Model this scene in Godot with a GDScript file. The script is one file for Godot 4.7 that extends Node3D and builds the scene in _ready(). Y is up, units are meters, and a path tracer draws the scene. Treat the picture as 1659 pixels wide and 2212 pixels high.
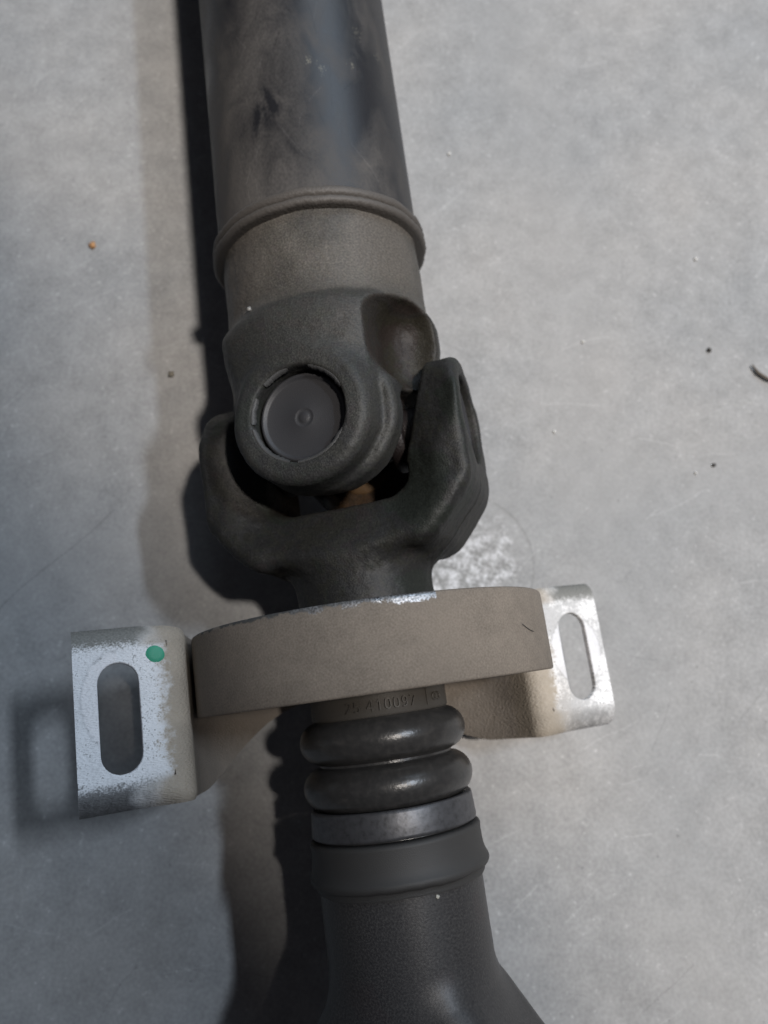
extends Node3D
# A propeller shaft with universal joint and centre bearing on a concrete floor.
# Shapes are written in millimetres in the shaft's own axes: x right, y up, z towards the viewer's feet,
# origin on the shaft axis in the middle of the bearing strap, AXIS_H above the floor.

const MM := 0.001
const AXIS_H := 66.0
const JOINT_Z := -79.0
const JOINT_ROLL := 18.5
const MOUNT_ROLL := -19.2

var shaft: Node3D
var noise_a := FastNoiseLite.new()
var noise_b := FastNoiseLite.new()
var noise_c := FastNoiseLite.new()
var rng := RandomNumberGenerator.new()
var taken := {}


func _ready() -> void:
	rng.seed = 4711
	setup_camera()
	setup_light()
	noise_a.seed = 3
	noise_a.noise_type = FastNoiseLite.TYPE_SIMPLEX_SMOOTH
	noise_a.frequency = 0.05
	noise_a.fractal_octaves = 4
	noise_b.seed = 11
	noise_b.noise_type = FastNoiseLite.TYPE_SIMPLEX_SMOOTH
	noise_b.frequency = 0.35
	noise_b.fractal_octaves = 3
	noise_c.seed = 23
	noise_c.noise_type = FastNoiseLite.TYPE_SIMPLEX_SMOOTH
	noise_c.frequency = 0.012
	noise_c.fractal_octaves = 3
	build_floor()
	shaft = Node3D.new()
	shaft.name = "drive_shaft"
	shaft.position = Vector3(0, AXIS_H * MM, 0)
	shaft.set_meta("label", "dusty dark grey drive shaft with universal joint and slotted bearing bracket on concrete")
	shaft.set_meta("category", "drive shaft")
	add_child(shaft)
	build_upper_tube()
	build_upper_yoke()
	build_lower_yoke()
	build_spider()
	build_mount()
	build_boot()
	build_fork()
	build_debris()


# ------------------------------------------------------------------ camera, light

func setup_camera() -> void:
	var cam := Camera3D.new()
	cam.name = "camera"
	add_child(cam)
	cam.near = 0.01
	cam.far = 20.0
	var b := Basis(Vector3(0.99018716, 0.03197915, 0.1360394), Vector3(0.12528085, 0.22819492, -0.96552151), Vector3(-0.06192005, 0.97309014, 0.22194931)).orthonormalized()
	cam.transform = Transform3D(b, Vector3(-6.587, 283.016 + AXIS_H, 12.585) * MM)
	var at := CameraAttributesPhysical.new()
	at.frustum_focal_length = 12.0 / (1106.0 / 1671.0)
	at.exposure_aperture = 6.5
	at.frustum_focus_distance = 0.236
	at.frustum_near = 0.01
	at.frustum_far = 20.0
	cam.attributes = at
	cam.fov = rad_to_deg(2.0 * atan(1106.0 / 1671.0))
	cam.current = true


func aim(l: Node3D, from: Vector3, to: Vector3) -> void:
	add_child(l)
	l.look_at_from_position(from, to, Vector3(0, 0, -1) if absf((to - from).normalized().y) > 0.9 else Vector3.UP)


func setup_light() -> void:
	var we := WorldEnvironment.new()
	we.name = "environment"
	var e := Environment.new()
	e.background_mode = Environment.BG_COLOR
	e.background_color = Color(0.028, 0.028, 0.033).linear_to_srgb()
	e.tonemap_mode = Environment.TONE_MAPPER_LINEAR
	e.tonemap_exposure = 1.0
	e.sdfgi_enabled = true
	e.ssao_enabled = true
	e.ssil_enabled = true
	we.environment = e
	add_child(we)
	var mid := Vector3(0, AXIS_H * MM, -0.03)
	# white strip lamp, high on the right and running along the shaft
	var a := AreaLight3D.new()
	a.name = "white_strip_lamp"
	a.light_color = Color(0.88, 0.935, 1.0)
	a.light_energy = 2.1
	a.area_size = Vector2(0.09, 0.3)
	a.area_range = 10.0
	a.shadow_enabled = true
	add_child(a)
	a.look_at_from_position(mid + Vector3(0.475, 0.83, -0.10).normalized() * 2.5, mid, Vector3(0, 0, -1))
	# warm lamp almost overhead; its cone edge imitates the viewer's shadow on the left
	var w := SpotLight3D.new()
	w.name = "warm_lamp"
	w.light_color = Color(1.0, 0.96, 0.92)
	w.light_energy = 4.6
	w.light_size = 0.075
	w.spot_range = 8.0
	w.spot_attenuation = 2.0
	w.spot_angle = 42.46
	w.spot_angle_attenuation = 0.035
	w.shadow_enabled = true
	aim(w, mid + Vector3(0.285, 0.957, 0.01).normalized() * 2.3, Vector3(1.5403, 0, -0.8152))
	# daylight through a wide door ahead and to the right
	var d := AreaLight3D.new()
	d.name = "daylight_door"
	d.light_color = Color(0.84, 0.92, 1.0)
	d.light_energy = 1.9
	d.area_size = Vector2(1.4, 1.1)
	d.area_range = 10.0
	d.shadow_enabled = true
	aim(d, mid + Vector3(0.42, 0.58, -0.70).normalized() * 2.6, mid)


# ------------------------------------------------------------------ mesh helpers

class Buf:
	var v := PackedVector3Array()
	var n := PackedVector3Array()
	var uv := PackedVector2Array()
	var c := PackedColorArray()
	var i := PackedInt32Array()

	func put(p: Vector3, nn: Vector3, t := Vector2.ZERO, col := Color.WHITE) -> int:
		v.append(p)
		n.append(nn)
		uv.append(t)
		c.append(col)
		return v.size() - 1

	func tri(a: int, b: int, d: int) -> void:
		# Godot's front faces run clockwise: the cross product points away from the normal
		var g := (v[b] - v[a]).cross(v[d] - v[a])
		if g.dot(n[a] + n[b] + n[d]) > 0.0:
			i.append_array(PackedInt32Array([a, d, b]))
		else:
			i.append_array(PackedInt32Array([a, b, d]))

	func quad(a: int, b: int, d: int, e: int) -> void:
		tri(a, b, d)
		tri(a, d, e)


func commit(b: Buf, called: String, mat: Material, parent: Node) -> MeshInstance3D:
	var vs := PackedVector3Array()
	vs.resize(b.v.size())
	for k in b.v.size():
		vs[k] = b.v[k] * MM
	var arr := []
	arr.resize(Mesh.ARRAY_MAX)
	arr[Mesh.ARRAY_VERTEX] = vs
	arr[Mesh.ARRAY_NORMAL] = b.n
	arr[Mesh.ARRAY_TEX_UV] = b.uv
	arr[Mesh.ARRAY_COLOR] = b.c
	arr[Mesh.ARRAY_INDEX] = b.i
	var m := ArrayMesh.new()
	m.add_surface_from_arrays(Mesh.PRIMITIVE_TRIANGLES, arr)
	return place(m, called, mat, parent)


func place(m: Mesh, called: String, mat: Material, parent: Node) -> MeshInstance3D:
	var o := MeshInstance3D.new()
	o.mesh = m
	o.material_override = mat
	o.name = numbered(parent, called)
	parent.add_child(o)
	return o


func numbered(parent: Node, called: String) -> String:
	var k := 0
	var s := called
	while parent.has_node(NodePath(s)):
		k += 1
		s = "%s_%03d" % [called, k]
	return s


# profile: points (axial z, radius); sharp corners stay sharp, gentle ones are smoothed
func lathe(b: Buf, prof: PackedVector2Array, segs := 128, from := 0.0, to := TAU) -> void:
	var n := prof.size()
	var sn := []
	for k in n - 1:
		var d := prof[k + 1] - prof[k]
		sn.append(Vector2(-d.y, d.x).normalized())
	var len := 0.0
	for k in n - 1:
		var n0: Vector2 = sn[k]
		var n1: Vector2 = sn[k]
		if k > 0 and n0.dot(sn[k - 1]) > 0.62:
			n0 = (n0 + sn[k - 1]).normalized()
		if k < n - 2 and n1.dot(sn[k + 1]) > 0.62:
			n1 = (n1 + sn[k + 1]).normalized()
		var p0 := prof[k]
		var p1 := prof[k + 1]
		var base := b.v.size()
		for s in segs + 1:
			var a := lerpf(from, to, float(s) / segs)
			var e := Vector3(sin(a), cos(a), 0)
			# uv: angle from the top (in turns + .5), z in decimetres
			b.put(e * p0.y + Vector3(0, 0, p0.x), (e * n0.y + Vector3(0, 0, n0.x)).normalized(), Vector2(a / TAU + 0.5, p0.x / 100.0))
			b.put(e * p1.y + Vector3(0, 0, p1.x), (e * n1.y + Vector3(0, 0, n1.x)).normalized(), Vector2(a / TAU + 0.5, p1.x / 100.0))
		for s in segs:
			var q := base + s * 2
			b.quad(q, q + 1, q + 3, q + 2)


func arc(c: Vector2, r: float, a0: float, a1: float, n: int) -> PackedVector2Array:
	var out := PackedVector2Array()
	for k in n + 1:
		var a := deg_to_rad(lerpf(a0, a1, float(k) / n))
		out.append(c + Vector2(cos(a), sin(a)) * r)
	return out


# ------------------------------------------------------------------ materials

func noise_tex(freq: float, octaves: int, sd: int, size := 512, normal := 0.0, ramp: Gradient = null, type := FastNoiseLite.TYPE_SIMPLEX_SMOOTH) -> NoiseTexture2D:
	var f := FastNoiseLite.new()
	f.seed = sd
	f.noise_type = type
	f.frequency = freq
	f.fractal_octaves = octaves
	var t := NoiseTexture2D.new()
	t.width = size
	t.height = size
	t.seamless = true
	t.noise = f
	if normal > 0.0:
		t.as_normal_map = true
		t.bump_strength = normal
	if ramp:
		t.color_ramp = ramp
	return t


func mat(lin: Color, rough: float, metal := 0.0) -> StandardMaterial3D:
	var m := StandardMaterial3D.new()
	m.albedo_color = lin.linear_to_srgb()
	m.roughness = rough
	m.metallic = metal
	return m


func grain(m: StandardMaterial3D, tile_mm: float, freq: float, strength: float, sd: int) -> void:
	m.uv1_triplanar = true
	m.uv1_scale = Vector3.ONE * (1000.0 / tile_mm)
	m.normal_enabled = true
	m.normal_texture = noise_tex(freq, 4, sd, 512, 8.0)
	m.normal_scale = strength


var cast_mat: StandardMaterial3D
var rubber_mat: StandardMaterial3D


func get_cast() -> StandardMaterial3D:
	if cast_mat == null:
		cast_mat = mat(Color(1, 1, 1), 0.55)
		cast_mat.vertex_color_use_as_albedo = true
		cast_mat.metallic_specular = 0.4
		grain(cast_mat, 24.0, 0.05, 0.30, 5)
		cast_mat.albedo_texture = noise_tex(0.05, 5, 6, 512, 0.0, ramp([0.0, 0.4, 0.62, 0.75, 1.0], [Color(0.62, 0.62, 0.62), Color(0.80, 0.80, 0.80), Color(0.88, 0.88, 0.87), Color(1, 1, 0.98), Color(1, 1, 1)]))
	return cast_mat


# ------------------------------------------------------------------ signed distance bodies

func smin(a: float, b: float, k: float) -> float:
	var h := maxf(k - absf(a - b), 0.0) / k
	return minf(a, b) - h * h * k * 0.25


func smax(a: float, b: float, k: float) -> float:
	return -smin(-a, -b, k)


func rbox(p: Vector3, h: Vector3, r: float) -> float:
	var q := p.abs() - h + Vector3(r, r, r)
	return q.max(Vector3.ZERO).length() + minf(maxf(q.x, maxf(q.y, q.z)), 0.0) - r


func rcyl(radial: float, axial: float, R: float, h: float, r: float) -> float:
	var a := radial - R + r
	var b := absf(axial) - h + r
	return Vector2(maxf(a, 0), maxf(b, 0)).length() + minf(maxf(a, b), 0.0) - r


# the pocket beside each ear of the upper yoke, shallower on the far flank
func scoop(p: Vector3) -> float:
	var out := 47.0 if p.x > 0.0 else 54.0
	return rbox(Vector3(absf(p.x) - out, absf(p.y) - 26.0, p.z + 27.0), Vector3(22.5, 22.5, 17.8), 13.0)


func sdf(id: int, p: Vector3) -> float:
	var d := 1e3
	var rz := Vector2(p.x, p.y).length()
	if id == 0:
		# upper yoke: ears along +-y
		var ay := absf(p.y)
		var ax := absf(p.x)
		d = rcyl(rz, p.z + 60.0, 39.0, 21.0, 1.0)
		d = smin(d, rcyl(rz, p.z + 34.0, 42.0, 9.5, 6.0), 7.0)
		d = smin(d, rcyl(rz, p.z + 24.0, 40.5, 13.5, 5.0), 5.0)
		var ear := rbox(Vector3(p.x, ay - 31.0, p.z + 15.0), Vector3(24.5 + clampf(-(p.z + 8.0) * 0.25, 0.0, 9.0), 11.5, 24.0), 5.0)
		ear = smax(ear, rz - 44.5, 6.0)
		var boss := rcyl(Vector2(p.x, p.z).length(), ay - 33.0, 24.5, 10.8, 3.6)
		ear = smin(ear, boss, 5.0)
		ear = smin(ear, rcyl(Vector2(p.x - 5.5, p.z + 1.0).length(), ay - 26.0, 25.0, 6.5, 2.5), 2.0)
		d = smin(d, ear, 7.0)
		# open between the ears
		d = smax(d, -rbox(Vector3(p.x, p.y, p.z - 32.0), Vector3(90, 20.5, 44.0), 9.0), 4.0)
		# scoops beside the ears that clear the other yoke
		d = smax(d, -scoop(p), 1.4)
		d = smax(d, -rcyl(Vector2(p.x, p.z).length(), ay - 48.0, 16.6, 12.5, 0.3), 1.6)
		# hollow pipe end
		d = smax(d, -rcyl(rz, p.z + 85.0, 35.0, 30.0, 5.0), 2.0)
	elif id == 1:
		# lower yoke: ears along +-x
		var ax := absf(p.x)
		d = rcyl(Vector2(p.y, p.z).length(), ax - 39.5, 23.5, 10.3, 3.5)
		var cut := (ax - 51.0) * 0.735 + (p.z - 26.0) * 0.678
		var arm := rbox(Vector3(ax - 38.0, p.y, p.z - 19.0), Vector3(12.0, 23.0, 27.0), 4.0)
		d = smin(d, arm, 4.0)
		d = smin(d, rbox(Vector3(p.x, p.y, p.z - 35.0), Vector3(46.0, 24.0, 10.0), 4.0), 4.0)
		d = smax(d, cut, 5.0)
		d = smin(d, rcyl(Vector2(p.x - 1.0, p.y + 0.3).length(), p.z - 47.0, 24.8, 20.0, 1.0), 10.0)
		# the open mouth, wider at the ears, with a broad sloping face along its edge
		var w := 26.0 + clampf(15.0 - p.z, 0.0, 35.0) * (0.34 if p.x > 0.0 else 0.02)
		var mouth := rbox(Vector3(p.x * 26.0 / w, p.y, p.z + 28.0), Vector3(26.0, 60.0, 54.5), 9.0)
		d = smax(d, -mouth, 1.5)
		d = smax(d, (absf(p.y) - 15.0 - 0.62 * mouth) * 0.82, 1.6)
		# forging parting line
		d -= 0.35 * smoothstep(0.9, 0.2, absf(absf(p.y) - 0.0)) * smoothstep(24.0, 28.0, rz)
		d = smax(d, -rcyl(Vector2(p.y, p.z).length(), ax - 54.0, 16.6, 10.5, 0.3), 1.4)
		d = smax(d, ax - 49.8, 1.2)
	else:
		# near fork, z measured from the boot's end
		d = rcyl(rz, p.z - 23.0, 27.5, 27.0, 2.0)
		var half := 25.0 + clampf(p.z - 33.0, 0.0, 60.0) * 0.66
		var arm := rbox(Vector3(p.x, p.y, p.z - 66.0), Vector3(half, 23.0, 36.0), 9.0)
		d = smin(d, arm * 0.8, 7.0)
		d = smax(d, -rbox(Vector3(p.x, p.y, p.z - 112.0), Vector3(28.0, 70.0, 40.0), 12.0), 4.0)
	if id == 2:
		return d + noise_a.get_noise_3dv(p * 0.6) * 0.10
	return d + noise_a.get_noise_3dv(p) * 0.5 + noise_b.get_noise_3dv(p) * 0.09


func net(id: int, lo: Vector3, hi: Vector3, cell: float, paint: Callable) -> Buf:
	var nx := int(ceil((hi.x - lo.x) / cell)) + 1
	var ny := int(ceil((hi.y - lo.y) / cell)) + 1
	var nz := int(ceil((hi.z - lo.z) / cell)) + 1
	var f := PackedFloat32Array()
	f.resize(nx * ny * nz)
	var B := 5
	var reach := cell * B * 0.5 * 1.7321 * 1.25 + 1.0
	for kz in range(0, nz, B):
		for ky in range(0, ny, B):
			for kx in range(0, nx, B):
				var m := lo + Vector3(kx + B * 0.5 - 0.5, ky + B * 0.5 - 0.5, kz + B * 0.5 - 0.5) * cell
				var dm := sdf(id, m)
				var far := absf(dm) > reach
				for z in range(kz, mini(kz + B, nz)):
					for y in range(ky, mini(ky + B, ny)):
						var row := (z * ny + y) * nx
						for x in range(kx, mini(kx + B, nx)):
							f[row + x] = dm if far else sdf(id, lo + Vector3(x, y, z) * cell)
	var b := Buf.new()
	var at := PackedInt32Array()
	at.resize(nx * ny * nz)
	at.fill(-1)
	var off := [0, 1, nx, nx + 1, nx * ny, nx * ny + 1, nx * ny + nx, nx * ny + nx + 1]
	var edges := [[0, 1], [2, 3], [4, 5], [6, 7], [0, 2], [1, 3], [4, 6], [5, 7], [0, 4], [1, 5], [2, 6], [3, 7]]
	var corner := []
	for k in 8:
		corner.append(Vector3(k & 1, (k >> 1) & 1, (k >> 2) & 1))
	for z in nz - 1:
		for y in ny - 1:
			for x in nx - 1:
				var i0 := (z * ny + y) * nx + x
				var s := 0
				for k in 8:
					if f[i0 + off[k]] < 0.0:
						s += 1
				if s == 0 or s == 8:
					continue
				var p := Vector3.ZERO
				var cnt := 0
				for e in edges:
					var fa := f[i0 + off[e[0]]]
					var fb := f[i0 + off[e[1]]]
					if (fa < 0.0) != (fb < 0.0):
						var ca: Vector3 = corner[e[0]]
						p += ca.lerp(corner[e[1]], fa / (fa - fb))
						cnt += 1
				p = lo + (Vector3(x, y, z) + p / cnt) * cell
				var g := Vector3.ZERO
				for it in 2:
					var d0 := sdf(id, p)
					var h := 0.3
					g = Vector3(sdf(id, p + Vector3(h, 0, 0)) - d0, sdf(id, p + Vector3(0, h, 0)) - d0, sdf(id, p + Vector3(0, 0, h)) - d0) / h
					if it == 0:
						p -= g * clampf(d0 / maxf(g.length_squared(), 0.2), -cell * 0.7, cell * 0.7)
				var nn := g.normalized()
				at[i0] = b.put(p, nn, Vector2.ZERO, paint.call(p, nn))
	for z in range(1, nz - 1):
		for y in range(1, ny - 1):
			for x in range(1, nx - 1):
				var i0 := (z * ny + y) * nx + x
				var neg := f[i0] < 0.0
				if neg != (f[i0 + 1] < 0.0):
					b.quad(at[i0], at[i0 - nx], at[i0 - nx - nx * ny], at[i0 - nx * ny])
				if neg != (f[i0 + nx] < 0.0):
					b.quad(at[i0], at[i0 - 1], at[i0 - 1 - nx * ny], at[i0 - nx * ny])
				if neg != (f[i0 + nx * ny] < 0.0):
					b.quad(at[i0], at[i0 - 1], at[i0 - 1 - nx], at[i0 - nx])
	return b


const PAINT := Color(0.046, 0.0475, 0.0465)
const DUST := Color(0.190, 0.170, 0.148)
const RUST := Color(0.085, 0.048, 0.024)


func blotch(p: Vector3) -> float:
	return noise_a.get_noise_3d(p.x * 0.5 + 40.0, p.y * 0.5, p.z * 0.5)


func paint_upper(p: Vector3, n: Vector3) -> Color:
	var k := blotch(p)
	# handled dust on the sleeve, thinner towards the ears
	var dust := smoothstep(-42.0, -45.5, p.z + k * 5.0) * (0.66 + 0.8 * k) * (0.55 + 0.45 * smoothstep(-44.0, -64.0, p.z + k * 16.0)) + 0.05 + 0.13 * k + 0.10 * smoothstep(-10.0, -40.0, p.z)
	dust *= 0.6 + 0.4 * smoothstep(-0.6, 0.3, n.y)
	var c := PAINT.lerp(DUST, clampf(dust, 0.0, 0.75))
	# bare brown casting inside the crotch and scoops; the scoops carry painted shade
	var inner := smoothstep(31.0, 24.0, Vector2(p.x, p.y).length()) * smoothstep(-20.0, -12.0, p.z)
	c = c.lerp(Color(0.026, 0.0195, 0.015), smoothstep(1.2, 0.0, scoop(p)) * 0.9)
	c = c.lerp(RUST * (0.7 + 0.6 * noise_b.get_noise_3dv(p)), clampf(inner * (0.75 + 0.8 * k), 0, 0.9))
	return c


func paint_lower(p: Vector3, _n: Vector3) -> Color:
	var k := blotch(p + Vector3(70, 0, 0))
	var c := (PAINT * 0.58).lerp(DUST, clampf(0.03 + 0.14 * k, 0, 1))
	var inner := smoothstep(2.0, -1.5, absf(p.x) - 29.0) * smoothstep(18.0, 2.0, p.y) * smoothstep(36.0, 26.0, p.z)
	return c.lerp(RUST * (0.8 + 0.6 * noise_b.get_noise_3dv(p)), clampf(inner * (0.7 + 0.8 * k), 0, 0.85))


func paint_fork(p: Vector3, _n: Vector3) -> Color:
	var k := blotch(p + Vector3(0, 90, 0))
	return Color(0.074, 0.069, 0.071).lerp(DUST, 0.03 + 0.02 * k)


# ------------------------------------------------------------------ textures

func layer(size: Vector2i, freq: float, oct: int, sd: int) -> PackedByteArray:
	var f := FastNoiseLite.new()
	f.seed = sd
	f.noise_type = FastNoiseLite.TYPE_SIMPLEX_SMOOTH
	f.frequency = freq
	f.fractal_octaves = oct
	return f.get_seamless_image(size.x, size.y, false, false, 0.1, true).get_data()


func to_srgb8(x: float) -> int:
	x = clampf(x, 0.0, 1.0)
	return int(255.0 * (12.92 * x if x < 0.0031308 else 1.055 * pow(x, 1.0 / 2.4) - 0.055) + 0.5)


# ------------------------------------------------------------------ the floor

func build_floor() -> void:
	var S := 2048
	var l0 := layer(Vector2i(S, S), 0.0028, 4, 31)     # cloudy mottling
	var l1 := layer(Vector2i(S, S), 0.024, 5, 32)      # blotches
	var l2 := layer(Vector2i(S, S), 0.22, 3, 33)       # grain
	var l3 := layer(Vector2i(S, S), 0.075, 3, 34)      # specks mask
	var lut := PackedInt32Array()
	for k in 1025:
		lut.append(to_srgb8(k / 1024.0))
	var out := PackedByteArray()
	out.resize(S * S * 3)
	for k in S * S:
		var a := l0[k] / 255.0 - 0.5
		var b := l1[k] / 255.0 - 0.5
		var c := l2[k] / 255.0 - 0.5
		var v := 0.355 * (1.0 + 0.20 * a + 0.24 * b + 0.30 * c + 0.12 * (l3[k] / 255.0 - 0.5))
		var s := (l3[k] / 255.0 - 0.70) * 3.0
		if s > 0.0 and c > 0.05:
			v += minf(s, 0.5) * (c - 0.05) * 1.1
		var t := a * 0.05
		out[k * 3] = lut[clampi(int(v * (0.998 + t) * 1024.0), 0, 1024)]
		out[k * 3 + 1] = lut[clampi(int(v * 1024.0), 0, 1024)]
		out[k * 3 + 2] = lut[clampi(int(v * (0.998 - t) * 1024.0), 0, 1024)]
	var im := Image.create_from_data(S, S, false, Image.FORMAT_RGB8, out)
	# pale mottled patch right of the joint, inside a faint darker arc
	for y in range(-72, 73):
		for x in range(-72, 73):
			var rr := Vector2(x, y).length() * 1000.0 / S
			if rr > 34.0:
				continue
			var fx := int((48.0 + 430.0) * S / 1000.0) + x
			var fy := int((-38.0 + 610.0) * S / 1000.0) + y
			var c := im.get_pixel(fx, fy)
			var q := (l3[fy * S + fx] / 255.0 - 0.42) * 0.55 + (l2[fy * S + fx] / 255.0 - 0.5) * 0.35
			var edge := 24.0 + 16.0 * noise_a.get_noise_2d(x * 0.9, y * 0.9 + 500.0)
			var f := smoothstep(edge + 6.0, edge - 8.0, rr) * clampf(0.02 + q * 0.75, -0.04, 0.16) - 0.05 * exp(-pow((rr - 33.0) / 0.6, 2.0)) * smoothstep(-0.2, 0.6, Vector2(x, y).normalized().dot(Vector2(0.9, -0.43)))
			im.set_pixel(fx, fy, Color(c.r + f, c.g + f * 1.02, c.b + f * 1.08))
	# hairline mark running off to the left
	for q in 400:
		var t := q / 399.0
		var hx := lerpf(-199.5, -108.4, t) + 1.2 * sin(t * 9.0)
		var hy := lerpf(-12.2, -84.4, t) + 1.0 * sin(t * 7.0 + 1.0)
		var x := int((hx + 430.0) * S / 1000.0)
		var y := int((hy + 610.0) * S / 1000.0)
		var c := im.get_pixel(x, y)
		im.set_pixel(x, y, c.darkened(0.03 + 0.07 * rng.randf()))
	# fine trowel scratches, pale and dark pin marks
	for q in 1000:
		var p := Vector2(rng.randf() * S, rng.randf() * S)
		var dir := Vector2.from_angle(rng.randf_range(-0.9, 0.5))
		var L := int(rng.randf_range(8, 60))
		var up := rng.randf() < 0.7
		var amount := rng.randf_range(0.02, 0.06) * (1.0 if up else -0.7)
		for s in L:
			p += dir
			dir = dir.rotated(rng.randf_range(-0.05, 0.05))
			var x := posmod(int(p.x), S)
			var y := posmod(int(p.y), S)
			var c := im.get_pixel(x, y)
			im.set_pixel(x, y, Color(c.r + amount, c.g + amount, c.b + amount))
	for q in 8000:
		var x := rng.randi() % S
		var y := rng.randi() % S
		var up := rng.randf() < 0.72
		var amount := rng.randf_range(0.02, 0.10) * (1.0 if up else -1.0)
		for dy in range(0, 1 + rng.randi() % 2):
			for dx in range(0, 1 + rng.randi() % 2):
				var c := im.get_pixel((x + dx) % S, (y + dy) % S)
				im.set_pixel((x + dx) % S, (y + dy) % S, Color(c.r + amount, c.g + amount, c.b + amount))
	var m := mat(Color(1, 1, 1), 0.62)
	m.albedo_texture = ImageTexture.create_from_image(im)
	m.metallic_specular = 0.2
	m.uv1_scale = Vector3(2.6, 2.6, 1)
	m.normal_enabled = true
	m.normal_texture = noise_tex(0.09, 4, 35, 1024, 6.0)
	m.normal_scale = 0.03
	m.roughness = 0.88
	var b := Buf.new()
	var N := 8
	for y in N + 1:
		for x in N + 1:
			var p := Vector3((x / float(N) - 0.5) * 2600.0, 0, (y / float(N) - 0.5) * 2600.0)
			b.put(p, Vector3.UP, Vector2(p.x + 430.0, p.z + 610.0) / 2600.0)
	for y in N:
		for x in N:
			var q := y * (N + 1) + x
			b.quad(q, q + 1, q + N + 2, q + N + 1)
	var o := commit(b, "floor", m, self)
	o.set_meta("kind", "structure")
	o.set_meta("label", "grey mottled concrete floor under the drive shaft")


# ------------------------------------------------------------------ upper tube and its weld

func upper_frame() -> Transform3D:
	var back := -Vector3(0.014, -0.009, -1).normalized()
	var right := Vector3.UP.cross(back).normalized()
	return Transform3D(Basis(right, back.cross(right), back), Vector3(-0.9, 0, JOINT_Z) * MM)


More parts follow.
